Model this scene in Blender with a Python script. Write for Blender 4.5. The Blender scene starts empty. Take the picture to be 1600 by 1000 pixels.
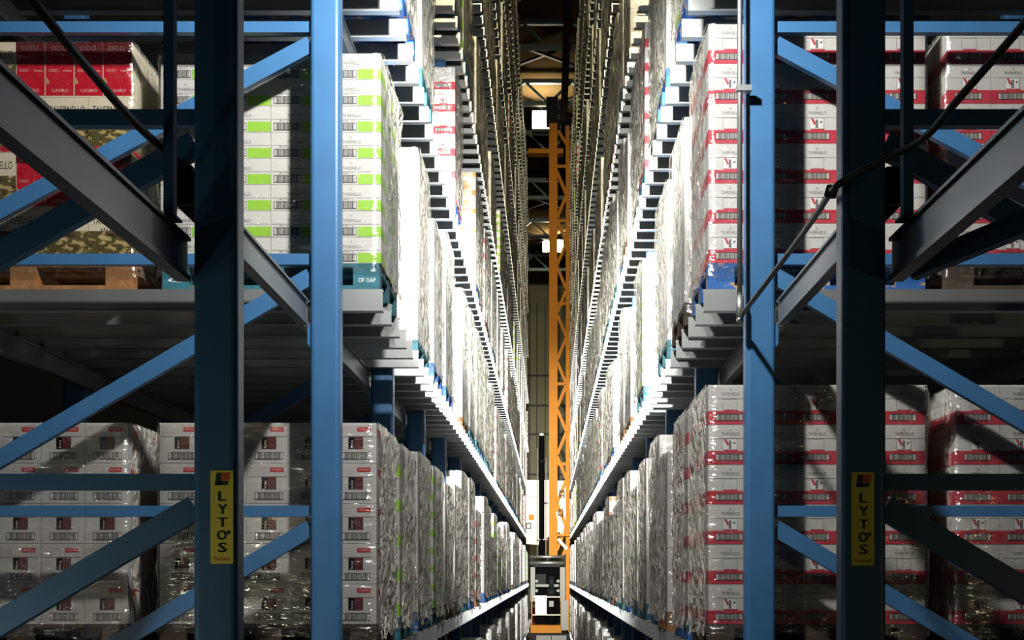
import bpy, math, random
from mathutils import Vector, Matrix, noise
random.seed(7)
R = math.radians
scene = bpy.context.scene
col = scene.collection

# ------------------------------------------------------------------ camera, world, lights, exposure
HC = 3.0                    # camera height above the hall floor
CX = 0.033                  # camera stands a touch right of the aisle's centre line
F = 1950.0                  # focal length in pixels of the 1600 x 1000 frame
VX, VY = 858.0, 897.0       # vanishing point of the aisle in that frame
cam_d = bpy.data.cameras.new('camera')
cam = bpy.data.objects.new('camera', cam_d); col.objects.link(cam)
cam.location = (CX, 0, HC); cam.rotation_euler = (R(90), 0, 0)
cam_d.sensor_width = 36; cam_d.sensor_fit = 'HORIZONTAL'; cam_d.lens = F / 1600 * 36
cam_d.shift_x = (800 - VX) / 1600; cam_d.shift_y = (VY - 500) / 1600
cam_d.clip_start = 0.05; cam_d.clip_end = 400
scene.camera = cam

world = bpy.data.worlds.new('world'); scene.world = world; world.use_nodes = True
bg = world.node_tree.nodes['Background']
bg.inputs[0].default_value = (0.75, 0.85, 0.9, 1); bg.inputs[1].default_value = 0.004

def lamp(name, kind, loc, energy, color, target=None, size=0.1, cone=60, blend=0.5):
    d = bpy.data.lights.new(name, kind); d.energy = energy; d.color = color
    if kind in ('POINT', 'SPOT'): d.shadow_soft_size = size
    if kind == 'AREA': d.size = size
    if kind == 'SPOT': d.spot_size = R(cone); d.spot_blend = blend
    o = bpy.data.objects.new(name, d); col.objects.link(o); o.location = loc
    if target is not None:
        o.rotation_euler = (Vector(target) - Vector(loc)).to_track_quat('-Z', 'Y').to_euler()
    return o

COOL = (1.0, 0.985, 0.95)
WARM = (1.0, 0.87, 0.54)
# floodlights over the mouth of the aisle, looking down it
lamp('aisle_flood_wide', 'SPOT', (-0.14, 4.85, HC + 3.35), 660, COOL, (-0.1, 8.4, HC + 2.2), 0.07, 140, 0.35)
lamp('aisle_flood_middle', 'SPOT', (-0.10, 4.85, HC + 3.35), 12500, COOL, (0, 30, HC + 0.8), 0.10, 46, 1.0)
lamp('aisle_flood_long', 'SPOT', (-0.06, 4.85, HC + 3.35), 130000, COOL, (0, 50, HC + 2.4), 0.12, 19, 1.0)
# yellowish hall lamps behind the camera
lamp('hall_lamp_high', 'SPOT', (0.0, -6.0, HC + 9.0), 52000, WARM, (0, 40, HC + 9.2), 0.3, 27, 1.0)
lamp('hall_lamp_behind_left', 'SPOT', (-2.7, 3.5, HC - 0.9), 30, (1.0, 0.99, 0.74), (-2.1, 4.5, HC - 0.35), 0.10, 110, 1.0)
lamp('hall_lamp_side_left', 'POINT', (-4.4, 2.8, HC - 0.1), 11, (1.0, 0.98, 0.94), None, 0.06)
lamp('hall_lamp_yellow_left', 'POINT', (-3.0, 0.6, HC - 0.25), 14, (1.0, 0.90, 0.60), None, 0.05)
lamp('hall_lamp_behind_right', 'POINT', (5.0, -1.0, HC - 0.3), 34, (1.0, 0.86, 0.48), None, 0.06)

vs = scene.view_settings
vs.view_transform = 'Standard'; vs.look = 'None'; vs.gamma = 1; vs.exposure = 0.0; vs.use_curve_mapping = False
scene.cycles.transparent_max_bounces = 24
scene.cycles.max_bounces = 6
scene.cycles.sample_clamp_indirect = 4
scene.cycles.caustics_reflective = False
scene.cycles.caustics_refractive = False

# ------------------------------------------------------------------ materials
def lin(c):
    return tuple((x / 255 / 12.92) if x / 255 <= 0.04045 else ((x / 255 + 0.055) / 1.055) ** 2.4 for x in c) + (1,)
M = {}
def mat(name, rgb, rough=0.55, metal=0.0, spec=0.5, vary=0.0, scale=8.0, bump=0.0, bscale=60, coat=0.0, emit=None, estr=0):
    m = bpy.data.materials.new(name); m.use_nodes = True
    nt = m.node_tree; b = nt.nodes['Principled BSDF']
    b.inputs['Base Color'].default_value = lin(rgb)
    b.inputs['Roughness'].default_value = rough; b.inputs['Metallic'].default_value = metal
    b.inputs['Specular IOR Level'].default_value = spec
    if coat: b.inputs['Coat Weight'].default_value = coat; b.inputs['Coat Roughness'].default_value = 0.12
    if emit: b.inputs['Emission Color'].default_value = lin(emit); b.inputs['Emission Strength'].default_value = estr
    if vary or bump:
        tc = nt.nodes.new('ShaderNodeTexCoord')
        n = nt.nodes.new('ShaderNodeTexNoise'); n.inputs['Scale'].default_value = scale; n.inputs['Detail'].default_value = 5
        nt.links.new(tc.outputs['Object'], n.inputs['Vector'])
    if vary:
        mr = nt.nodes.new('ShaderNodeMapRange'); mr.inputs[1].default_value = 0.3; mr.inputs[2].default_value = 0.7
        mr.inputs[3].default_value = 1 - vary; mr.inputs[4].default_value = 1 + vary * 0.5
        nt.links.new(n.outputs['Fac'], mr.inputs[0])
        mx = nt.nodes.new('ShaderNodeVectorMath'); mx.operation = 'SCALE'
        mx.inputs[0].default_value = lin(rgb)[:3]
        nt.links.new(mr.outputs[0], mx.inputs['Scale']); nt.links.new(mx.outputs[0], b.inputs['Base Color'])
    if bump:
        n2 = nt.nodes.new('ShaderNodeTexNoise'); n2.inputs['Scale'].default_value = bscale
        nt.links.new(tc.outputs['Object'], n2.inputs['Vector'])
        bp = nt.nodes.new('ShaderNodeBump'); bp.inputs['Strength'].default_value = bump; bp.inputs['Distance'].default_value = 0.01
        nt.links.new(n2.outputs['Fac'], bp.inputs['Height']); nt.links.new(bp.outputs[0], b.inputs['Normal'])
    M[name] = m
    return m

mat('blue_paint', (56, 104, 148), 0.42, vary=0.10, scale=5, bump=0.05, bscale=140)
mat('grey_steel', (112, 116, 118), 0.42, metal=0.3, vary=0.12, scale=4)
mat('galvanised', (176, 179, 177), 0.42, metal=0.86, vary=0.10, scale=3)
mat('dark_steel', (24, 26, 28), 0.6, spec=0.15, vary=0.2)
mat('black', (10, 10, 11), 0.9, spec=0.02)
mat('pale_ink', (186, 182, 180), 0.6)
mat('hose_black', (34, 31, 26), 0.45)
mat('white_card', (212, 210, 206), 0.6, vary=0.05, scale=4)
mat('grey_card', (196, 194, 190), 0.6, vary=0.05, scale=4)
mat('cream_card', (226, 214, 188), 0.6, vary=0.05, scale=4)
mat('brown_card', (150, 112, 78), 0.7, vary=0.12)
mat('red_print', (198, 58, 74), 0.5, vary=0.05)
mat('bright_red', (196, 22, 46), 0.38, vary=0.06)
mat('dark_red', (88, 16, 24), 0.45)
mat('green_print', (150, 205, 58), 0.55, vary=0.05)
mat('orange_print', (206, 140, 62), 0.55)
mat('ink', (44, 42, 44), 0.6)
mat('soft_ink', (120, 116, 116), 0.6)
mat('pale_print', (214, 190, 186), 0.6)
mat('label_red', (190, 34, 42), 0.5)
mat('label_pink', (236, 190, 184), 0.5)
mat('teal_wood', (38, 104, 118), 0.65, vary=0.2, scale=14, bump=0.2)
mat('blue_wood', (34, 92, 160), 0.65, vary=0.25, scale=14, bump=0.2)
mat('brown_wood', (150, 104, 62), 0.75, vary=0.3, scale=22, bump=0.3)
mat('worn_wood', (186, 152, 104), 0.75, vary=0.2, scale=22)
mat('dark_wood', (70, 58, 46), 0.8, vary=0.25, scale=14)
mat('white_paint', (236, 236, 232), 0.5)
mat('crane_yellow', (188, 122, 46), 0.7, spec=0.1, vary=0.08, scale=2)
mat('crane_cream', (232, 214, 178), 0.5, vary=0.05, scale=2)
mat('cabinet_grey', (140, 140, 132), 0.6, spec=0.2)
mat('sticker_yellow', (240, 226, 92), 0.4, vary=0.06)
mat('sticker_green', (16, 66, 42), 0.5)
mat('sticker_orange', (226, 96, 40), 0.5)
mat('sticker_red', (196, 62, 40), 0.5)
mat('roof_steel', (50, 52, 54), 0.6, vary=0.15, scale=2)
mat('truss_paint', (120, 140, 146), 0.5)
mat('near_beam_shaded', (50, 60, 70), 0.34, metal=0.3, vary=0.15, scale=3)  # darker than grey_steel: shade of the near bay is put into this colour
mat('roof_sheet', (78, 64, 42), 0.9, spec=0.0, vary=0.1, scale=0.5)
mat('concrete', (120, 116, 108), 0.8, vary=0.12, scale=1.5, bump=0.1)
mat('side_sheet', (26, 27, 28), 0.8, vary=0.1, scale=0.5)
mat('lamp_glow', (255, 255, 255), 0.5, emit=(255, 246, 226), estr=25)
mat('lamp_housing', (190, 180, 160), 0.4)

def worn(name, wood, amount):
    nt = M[name].node_tree; b = nt.nodes['Principled BSDF']; src = b.inputs['Base Color'].links[0].from_socket
    tc = nt.nodes.new('ShaderNodeTexCoord'); n = nt.nodes.new('ShaderNodeTexNoise'); n.inputs['Scale'].default_value = 9; n.inputs['Detail'].default_value = 6
    nt.links.new(tc.outputs['Object'], n.inputs['Vector'])
    r = nt.nodes.new('ShaderNodeMapRange'); r.inputs[1].default_value = amount; r.inputs[2].default_value = amount + 0.04
    nt.links.new(n.outputs['Fac'], r.inputs[0])
    mx = nt.nodes.new('ShaderNodeMix'); mx.data_type = 'RGBA'; mx.inputs['B'].default_value = lin(wood)
    nt.links.new(r.outputs[0], mx.inputs['Factor']); nt.links.new(src, mx.inputs['A']); nt.links.new(mx.outputs['Result'], b.inputs['Base Color'])
worn('blue_wood', (170, 138, 92), 0.56); worn('teal_wood', (96, 92, 76), 0.62)

def m_barcode():
    m = bpy.data.materials.new('barcode'); m.use_nodes = True; nt = m.node_tree; b = nt.nodes['Principled BSDF']
    uv = nt.nodes.new('ShaderNodeUVMap'); sep = nt.nodes.new('ShaderNodeSeparateXYZ')
    nt.links.new(uv.outputs[0], sep.inputs[0])
    mu = nt.nodes.new('ShaderNodeMath'); mu.operation = 'MULTIPLY'; mu.inputs[1].default_value = 55
    nt.links.new(sep.outputs[0], mu.inputs[0])
    n = nt.nodes.new('ShaderNodeTexNoise'); n.noise_dimensions = '1D'; n.inputs['Scale'].default_value = 1; n.inputs['Detail'].default_value = 1
    nt.links.new(mu.outputs[0], n.inputs['W'])
    gt = nt.nodes.new('ShaderNodeMath'); gt.operation = 'GREATER_THAN'; gt.inputs[1].default_value = 0.47
    nt.links.new(n.outputs['Fac'], gt.inputs[0])
    # quiet zones at both ends
    a = nt.nodes.new('ShaderNodeMath'); a.operation = 'SUBTRACT'; a.inputs[1].default_value = 0.5
    nt.links.new(sep.outputs[0], a.inputs[0])
    ab = nt.nodes.new('ShaderNodeMath'); ab.operation = 'ABSOLUTE'; nt.links.new(a.outputs[0], ab.inputs[0])
    lt = nt.nodes.new('ShaderNodeMath'); lt.operation = 'LESS_THAN'; lt.inputs[1].default_value = 0.42
    nt.links.new(ab.outputs[0], lt.inputs[0])
    k = nt.nodes.new('ShaderNodeMath'); k.operation = 'MULTIPLY'
    nt.links.new(gt.outputs[0], k.inputs[0]); nt.links.new(lt.outputs[0], k.inputs[1])
    mx = nt.nodes.new('ShaderNodeMix'); mx.data_type = 'RGBA'
    mx.inputs['A'].default_value = lin((214, 210, 204)); mx.inputs['B'].default_value = lin((40, 38, 40))
    nt.links.new(k.outputs[0], mx.inputs['Factor']); nt.links.new(mx.outputs['Result'], b.inputs['Base Color'])
    b.inputs['Roughness'].default_value = 0.6
    M['barcode'] = m
m_barcode()

def m_picture(name, stops, scale, dist=1.5, vert=0.0):
    m = bpy.data.materials.new(name); m.use_nodes = True; nt = m.node_tree; b = nt.nodes['Principled BSDF']
    tc = nt.nodes.new('ShaderNodeUVMap')
    n = nt.nodes.new('ShaderNodeTexNoise'); n.inputs['Scale'].default_value = scale; n.inputs['Detail'].default_value = 4
    n.inputs['Distortion'].default_value = dist
    nt.links.new(tc.outputs[0], n.inputs['Vector'])
    r = nt.nodes.new('ShaderNodeValToRGB'); e = r.color_ramp.elements
    while len(e) < len(stops): e.new(0.5)
    for i, (p, c) in enumerate(stops): e[i].position = p; e[i].color = lin(c)
    if vert:
        sep = nt.nodes.new('ShaderNodeSeparateXYZ'); nt.links.new(tc.outputs[0], sep.inputs[0])
        ma = nt.nodes.new('ShaderNodeMath'); ma.operation = 'MULTIPLY_ADD'; ma.inputs[1].default_value = vert; 
        nt.links.new(sep.outputs[1], ma.inputs[0]); nt.links.new(n.outputs['Fac'], ma.inputs[2])
        nt.links.new(ma.outputs[0], r.inputs[0])
    else: nt.links.new(n.outputs['Fac'], r.inputs[0])
    nt.links.new(r.outputs[0], b.inputs['Base Color']); b.inputs['Roughness'].default_value = 0.45
    M[name] = m
m_picture('landscape_print', [(0.30, (40, 40, 26)), (0.44, (104, 88, 44)), (0.50, (52, 60, 34)), (0.56, (176, 152, 92)), (0.68, (206, 190, 140))], 4.2, 0.6)
m_picture('dark_red_picture', [(0.35, (24, 14, 14)), (0.5, (92, 34, 34)), (0.62, (140, 60, 52)), (0.75, (60, 22, 24))], 6, 2.0)

def m_film(fname, most, tint):
    m = bpy.data.materials.new(fname); m.use_nodes = True; nt = m.node_tree
    nt.nodes.remove(nt.nodes['Principled BSDF']); out = nt.nodes['Material Output']
    tc = nt.nodes.new('ShaderNodeTexCoord'); oi = nt.nodes.new('ShaderNodeObjectInfo')
    mp = nt.nodes.new('ShaderNodeMapping'); mp.inputs['Scale'].default_value = (4.5, 5.5, 3.6)
    ad = nt.nodes.new('ShaderNodeVectorMath'); ad.operation = 'ADD'
    sc = nt.nodes.new('ShaderNodeVectorMath'); sc.operation = 'SCALE'; sc.inputs[0].default_value = (13.7, 7.1, 5.3)
    nt.links.new(oi.outputs['Random'], sc.inputs['Scale'])
    nt.links.new(tc.outputs['Object'], ad.inputs[0]); nt.links.new(sc.outputs[0], ad.inputs[1])
    nt.links.new(ad.outputs[0], mp.inputs['Vector'])
    n = nt.nodes.new('ShaderNodeTexNoise'); n.inputs['Scale'].default_value = 1.0; n.inputs['Detail'].default_value = 2.5
    n.inputs['Distortion'].default_value = 2.2; n.inputs['Roughness'].default_value = 0.6
    nt.links.new(mp.outputs[0], n.inputs['Vector'])
    bp = nt.nodes.new('ShaderNodeBump'); bp.inputs['Strength'].default_value = 1.0; bp.inputs['Distance'].default_value = 0.15
    nt.links.new(n.outputs['Fac'], bp.inputs['Height'])
    df = nt.nodes.new('ShaderNodeBsdfPrincipled')
    df.inputs['Base Color'].default_value = tint; df.inputs['Roughness'].default_value = 0.2
    df.inputs['Specular IOR Level'].default_value = 1.0
    nt.links.new(bp.outputs[0], df.inputs['Normal'])
    dl = nt.nodes.new('ShaderNodeBsdfTranslucent'); dl.inputs['Color'].default_value = tint
    nt.links.new(bp.outputs[0], dl.inputs['Normal'])
    dm = nt.nodes.new('ShaderNodeMixShader'); dm.inputs[0].default_value = 0.2
    nt.links.new(df.outputs[0], dm.inputs[1]); nt.links.new(dl.outputs[0], dm.inputs[2])
    t = nt.nodes.new('ShaderNodeBsdfTransparent'); t.inputs[0].default_value = (0.97, 0.97, 0.96, 1)
    gl = nt.nodes.new('ShaderNodeBsdfGlossy'); gl.inputs['Color'].default_value = (1, 1, 1, 1); gl.inputs['Roughness'].default_value = 0.10
    bp2 = nt.nodes.new('ShaderNodeBump'); bp2.inputs['Strength'].default_value = 1.0; bp2.inputs['Distance'].default_value = 0.016
    mp2 = nt.nodes.new('ShaderNodeMapping'); mp2.inputs['Scale'].default_value = (7, 7, 30)
    nt.links.new(ad.outputs[0], mp2.inputs['Vector'])
    n4 = nt.nodes.new('ShaderNodeTexNoise'); n4.inputs['Scale'].default_value = 1.0; n4.inputs['Detail'].default_value = 3; n4.inputs['Distortion'].default_value = 1.0
    nt.links.new(mp2.outputs[0], n4.inputs['Vector'])
    nt.links.new(n4.outputs['Fac'], bp2.inputs['Height']); nt.links.new(bp2.outputs[0], gl.inputs['Normal'])
    m1 = nt.nodes.new('ShaderNodeMixShader'); m1.inputs[0].default_value = 0.17
    nt.links.new(t.outputs[0], m1.inputs[1]); nt.links.new(gl.outputs[0], m1.inputs[2])
    lw = nt.nodes.new('ShaderNodeLayerWeight'); lw.inputs['Blend'].default_value = 0.5
    mr = nt.nodes.new('ShaderNodeMapRange'); mr.inputs[1].default_value = 0.35; mr.inputs[2].default_value = 0.9
    mr.inputs[3].default_value = 0.02; mr.inputs[4].default_value = most
    nt.links.new(lw.outputs['Facing'], mr.inputs[0])
    mx = nt.nodes.new('ShaderNodeMixShader')
    n3 = nt.nodes.new('ShaderNodeTexNoise'); n3.inputs['Scale'].default_value = 0.7; n3.inputs['Detail'].default_value = 3; n3.inputs['Distortion'].default_value = 1.5
    nt.links.new(mp.outputs[0], n3.inputs['Vector'])
    r3 = nt.nodes.new('ShaderNodeMapRange'); r3.inputs[1].default_value = 0.38; r3.inputs[2].default_value = 0.56; r3.inputs[3].default_value = 0.45; r3.inputs[4].default_value = 1.0
    nt.links.new(n3.outputs['Fac'], r3.inputs[0])
    mu = nt.nodes.new('ShaderNodeMath'); mu.operation = 'MULTIPLY'
    nt.links.new(mr.outputs[0], mu.inputs[0]); nt.links.new(r3.outputs[0], mu.inputs[1])
    nt.links.new(mu.outputs[0], mx.inputs[0]); nt.links.new(m1.outputs[0], mx.inputs[1]); nt.links.new(dm.outputs[0], mx.inputs[2])
    nt.links.new(mx.outputs[0], out.inputs['Surface'])
    M[fname] = m
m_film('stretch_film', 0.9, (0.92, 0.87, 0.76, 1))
m_film('stretch_film_dim', 0.62, (0.50, 0.49, 0.40, 1))  # clearer, darker copy: the duller light on upper loads is in its tint

def m_endwall():
    m = bpy.data.materials.new('end_wall_sheet'); m.use_nodes = True; nt = m.node_tree; b = nt.nodes['Principled BSDF']
    b.inputs['Base Color'].default_value = lin((150, 146, 120)); b.inputs['Roughness'].default_value = 0.55
    tc = nt.nodes.new('ShaderNodeTexCoord'); w = nt.nodes.new('ShaderNodeTexWave'); w.inputs['Scale'].default_value = 1.1
    nt.links.new(tc.outputs['Object'], w.inputs['Vector'])
    bp = nt.nodes.new('ShaderNodeBump'); bp.inputs['Strength'].default_value = 0.6; bp.inputs['Distance'].default_value = 0.06
    nt.links.new(w.outputs['Fac'], bp.inputs['Height']); nt.links.new(bp.outputs[0], b.inputs['Normal'])
    M['end_wall_sheet'] = m
m_endwall()

# ------------------------------------------------------------------ mesh builder
class MB:
    def __init__(s): s.v = []; s.f = []; s.m = []; s.uv = []; s.sm = []; s.names = []
    def mi(s, name):
        if name not in s.names: s.names.append(name)
        return s.names.index(name)
    def face(s, idx, mname, uv=None, smooth=False):
        s.f.append(tuple(idx)); s.m.append(s.mi(mname)); s.uv.append(uv); s.sm.append(smooth)
    def box(s, x0, x1, y0, y1, z0, z1, mname):
        b = len(s.v)
        s.v += [(x0,y0,z0),(x1,y0,z0),(x1,y1,z0),(x0,y1,z0),(x0,y0,z1),(x1,y0,z1),(x1,y1,z1),(x0,y1,z1)]
        for q in ((0,3,2,1),(4,5,6,7),(0,1,5,4),(1,2,6,5),(2,3,7,6),(3,0,4,7)): s.face([b+i for i in q], mname)
        return s
    def quad(s, a, b_, c, d, mname):
        b = len(s.v); s.v += [tuple(a), tuple(b_), tuple(c), tuple(d)]
        s.face((b, b+1, b+2, b+3), mname, ((0,0),(1,0),(1,1),(0,1))); return s
    def fq(s, x0, x1, z0, z1, y, mname):         # a quad of print that faces the front (-y)
        return s.quad((x0,y,z0),(x1,y,z0),(x1,y,z1),(x0,y,z1), mname)
    def sq(s, y0, y1, z0, z1, x, sgn, mname):    # a quad of print on a side
        if sgn > 0: return s.quad((x,y0,z0),(x,y1,z0),(x,y1,z1),(x,y0,z1), mname)
        return s.quad((x,y1,z0),(x,y0,z0),(x,y0,z1),(x,y1,z1), mname)
    def prism(s, poly, a, b_, axis, mname, smooth=False):
        """poly: closed outline in the two axes other than `axis`, extruded from a to b_ along it"""
        n = len(poly); b = len(s.v)
        def pt(p, t): return {'x': (t, p[0], p[1]), 'y': (p[0], t, p[1]), 'z': (p[0], p[1], t)}[axis]
        s.v += [pt(p, a) for p in poly] + [pt(p, b_) for p in poly]
        for i in range(n): s.face((b+i, b+(i+1)%n, b+n+(i+1)%n, b+n+i), mname, None, smooth)
        s.face(tuple(b+i for i in reversed(range(n))), mname); s.face(tuple(b+n+i for i in range(n)), mname)
        return s
    def bar(s, p, q, w, h, mname, up=(0,0,1)):
        """square bar from p to q, w across and h along up"""
        p, q = Vector(p), Vector(q); d = (q-p).normalized(); u = Vector(up)
        sd = d.cross(u); sd = sd.normalized() if sd.length > 1e-6 else Vector((1,0,0)); u = sd.cross(d).normalized()
        b = len(s.v)
        for e in (p, q):
            for i, j in ((-1,-1),(1,-1),(1,1),(-1,1)): s.v.append(tuple(e + sd*i*w/2 + u*j*h/2))
        for k in ((0,1,2,3),(7,6,5,4),(0,4,5,1),(1,5,6,2),(2,6,7,3),(3,7,4,0)): s.face([b+i for i in k], mname)
        return s
    def tube(s, pts, r, mname, n=10):
        pts = [Vector(p) for p in pts]; b = len(s.v); k = len(pts)
        for i, p in enumerate(pts):
            t = (pts[min(i+1,k-1)] - pts[max(i-1,0)]).normalized()
            a = t.cross(Vector((0,0,1)));  a = a.normalized() if a.length > 1e-4 else Vector((1,0,0)); c = a.cross(t)
            for j in range(n):
                an = 2*math.pi*j/n; s.v.append(tuple(p + a*math.cos(an)*r + c*math.sin(an)*r))
        for i in range(k-1):
            for j in range(n):
                s.face((b+i*n+j, b+i*n+(j+1)%n, b+(i+1)*n+(j+1)%n, b+(i+1)*n+j), mname, None, True)
        s.face([b+j for j in reversed(range(n))], mname); s.face([b+(k-1)*n+j for j in range(n)], mname)
        return s
    def text(s, txt, x0, x1, z0, z1, y, mname):
        vs_, fs = text_shape(txt); b = len(s.v)
        for u, v in vs_: s.v.append((x0 + u*(x1-x0), y, z0 + v*(z1-z0)))
        for f in fs: s.face([b+i for i in f], mname)
        return s
    def mesh(s, name):
        me = bpy.data.meshes.new(name); me.from_pydata(s.v, [], s.f)
        for n in s.names: me.materials.append(M[n])
        me.polygons.foreach_set('material_index', s.m); me.polygons.foreach_set('use_smooth', s.sm)
        if any(u for u in s.uv):
            ul = me.uv_layers.new(name='UVMap').data; k = 0
            for f, u in zip(s.f, s.uv):
                for j in range(len(f)):
                    if u: ul[k].uv = u[j]
                    k += 1
        import bmesh
        bm = bmesh.new(); bm.from_mesh(me)
        bmesh.ops.recalc_face_normals(bm, faces=[f for f in bm.faces if len(f.edges) and all(len(e.link_faces) > 1 for e in f.edges)])
        bm.to_mesh(me); bm.free(); me.update()
        return me

_txt = {}
def text_shape(t):
    if t in _txt: return _txt[t]
    c = bpy.data.curves.new('text', 'FONT'); c.body = t; c.resolution_u = 2
    o = bpy.data.objects.new('text', c); col.objects.link(o)
    dg = bpy.context.evaluated_depsgraph_get(); me = o.evaluated_get(dg).to_mesh()
    vs_ = [(v.co.x, v.co.y) for v in me.vertices]; fs = [tuple(p.vertices) for p in me.polygons]
    o.evaluated_get(dg).to_mesh_clear(); bpy.data.objects.remove(o); bpy.data.curves.remove(c)
    x0, x1 = min(v[0] for v in vs_), max(v[0] for v in vs_); y0, y1 = min(v[1] for v in vs_), max(v[1] for v in vs_)
    vs_ = [((x-x0)/(x1-x0), (y-y0)/(y1-y0)) for x, y in vs_]
    _txt[t] = (vs_, fs); return _txt[t]

def put(name, me, parent=None, loc=(0,0,0), rot=None):
    o = bpy.data.objects.new(name, me); col.objects.link(o); o.location = loc
    if rot: o.rotation_euler = rot
    if parent is not None: o.parent = parent
    return o
def empty(name, loc=(0,0,0), parent=None):
    o = bpy.data.objects.new(name, None); col.objects.link(o); o.location = loc; o.empty_display_size = 0.2
    if parent is not None: o.parent = parent
    return o
def tag(o, label, cat, group=None, kind=None):
    o['label'] = label
    if cat: o['category'] = cat
    if group: o['group'] = group
    if kind: o['kind'] = kind
    return o
def P(px, py, d):           # a point of the place seen at that pixel, at depth d
    return Vector(((px - VX) * d / F + CX, d, HC + (VY - py) * d / F))
ORD = ['first','second','third','fourth','fifth','sixth','seventh','eighth','ninth','tenth','eleventh','twelfth','thirteenth','fourteenth',
       'fifteenth','sixteenth','seventeenth','eighteenth','nineteenth','twentieth'] + ['twenty-' + x for x in
       ('first','second','third','fourth','fifth','sixth','seventh','eighth','ninth')] + ['thirtieth'] + ['thirty-' + x for x in
       ('first','second','third','fourth','fifth','sixth','seventh','eighth','ninth')] + ['fortieth','forty-first','forty-second','forty-third','forty-fourth','forty-fifth']

# ------------------------------------------------------------------ the hall
RZ = HC + 22.4              # roof sheet
D_END = 96.0
o = put('floor', MB().box(-13, 13, -10, D_END, -0.2, 0, 'concrete').mesh('floor')); tag(o, 'grey concrete hall floor under the racks', None, kind='structure')
o = put('ceiling', MB().box(-13, 13, 30, D_END, RZ, RZ+0.1, 'roof_sheet').mesh('ceiling')); tag(o, 'beige roof sheeting above the far end', None, kind='structure')
o = put('wall_back', MB().box(-13, 13, D_END, D_END+0.2, 0, RZ, 'end_wall_sheet').mesh('wall_back')); tag(o, 'ribbed grey green end wall of the hall', None, kind='structure')
for s, nm in ((-1, 'left'), (1, 'right')):
    o = put('wall_' + nm, MB().box(s*13 - (0.2 if s < 0 else 0), s*13 + (0 if s < 0 else 0.2), -10, D_END, 0, RZ, 'side_sheet').mesh('wall'))
    tag(o, 'dark side wall of the hall on the ' + nm, None, kind='structure')
k = 1
for zr in (15.2, 12.9, 10.7, 7.6, 4.0):
    o = put('trim_%d' % k, MB().box(-12.9, 12.9, D_END-0.14, D_END-0.005, HC+zr, HC+zr+0.12, 'roof_steel').mesh('trim')); k += 1
    tag(o, 'dark horizontal rail across the end wall', None, kind='structure')
for xx in (-1.5, -0.95, -0.3, 0.75):
    o = put('trim_%d' % k, MB().box(xx, xx+0.07, D_END-0.22, D_END-0.145, 0.01, RZ-1.6, 'roof_steel').mesh('trim')); k += 1
    tag(o, 'thin dark upright pipe on the end wall', None, kind='structure')

# roof trusses
truss_mb = {}
tr_d = [44, 50, 56, 62.5, 70, 78, 86.5]
bc, tc_ = 21.1, 22.1
ch_me = MB().box(-12.9, 12.9, -0.09, 0.09, -0.10, 0.10, 'truss_paint').mesh('chord')
webs = []
for i in range(-6, 6):
    webs.append(MB().bar((i*2.1, 0, bc), (i*2.1+1.05, 0, tc_), 0.10, 0.10, 'truss_paint').bar((i*2.1+1.05, 0.0, tc_), (i*2.1+2.1, 0, bc), 0.10, 0.10, 'truss_paint').mesh('web'))
for i, d in enumerate(tr_d):
    t = empty('roof_truss', (0, d, HC)); tag(t, '%s roof truss from the near end, high above the aisle' % ORD[i], 'truss', 'roof trusses over the far end of the aisle')
    put('bottom_chord', ch_me, t, (0, 0, bc)); put('top_chord', ch_me, t, (0, 0, tc_))
    for w in webs: put('web_member', w, t)
# crossed wind braces between the trusses
for i, (d0, d1) in enumerate(((44.15, 49.85), (50.15, 55.85), (56.15, 62.35), (70.15, 77.85), (78.15, 86.35))):
    b = empty('roof_brace', (0, d0, HC+22.0)); tag(b, 'crossed dark wind brace between the %s and %s roof trusses' % (ORD[tr_d.index(round(d0-.15,1))], ORD[tr_d.index(round(d0-.15,1))+1]), 'roof brace', 'crossed wind braces under the roof')
    put('rod', MB().bar((-3.2, 0, 0), (3.2, d1-d0, 0), 0.13, 0.10, 'dark_steel').mesh('rod'), b)
    put('rod', MB().bar((3.2, 0, 0.11), (-3.2, d1-d0, 0.11), 0.13, 0.10, 'dark_steel').mesh('rod'), b)
# overhead guide rail of the crane
g = empty('guide_rail', (0.66, 6, HC+19.35)); tag(g, 'dark overhead guide rail running above the aisle to the crane mast', 'rail')
put('rail_beam', MB().box(-0.09, 0.09, 0, 52, 0, 0.22, 'dark_steel').mesh('rail'), g)
put('rail_foot', MB().box(-0.14, 0.14, 0, 52, -0.03, 0, 'dark_steel').mesh('foot'), g)

# high-bay lamps under the roof
for i, (px, py, d, wpx) in enumerate(((846, 187, 58.5, 26), (864, 384, 83.0, 30))):
    c = P(px, py, d); w = wpx * d / F
    L = empty('high_bay_lamp', c); tag(L, ('large glaring high-bay lamp left of the crane mast top' if i == 0 else 'smaller glaring high-bay lamp farther back behind the crane mast'), 'lamp', 'high-bay lamps under the roof')
    put('housing', MB().box(-w/2-0.05, w/2+0.05, 0.02, 0.3, -0.42, 0.42, 'lamp_housing').mesh('housing'), L)
    for zz in (-0.22, 0.2):
        put('bulb', MB().tube([(-w/2, -0.12, zz), (w/2, -0.12, zz)], 0.17, 'lamp_glow', 12).mesh('bulb'), L)
    put('hanger', MB().box(-0.03, 0.03, 0.1, 0.16, 0.42, RZ - c.z, 'dark_steel').mesh('hanger'), L)
    lamp('high_bay_light', 'POINT', (c.x, c.y-0.8, c.z-0.2), 800, (1.0, 0.88, 0.62), None, 0.3)

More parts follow.
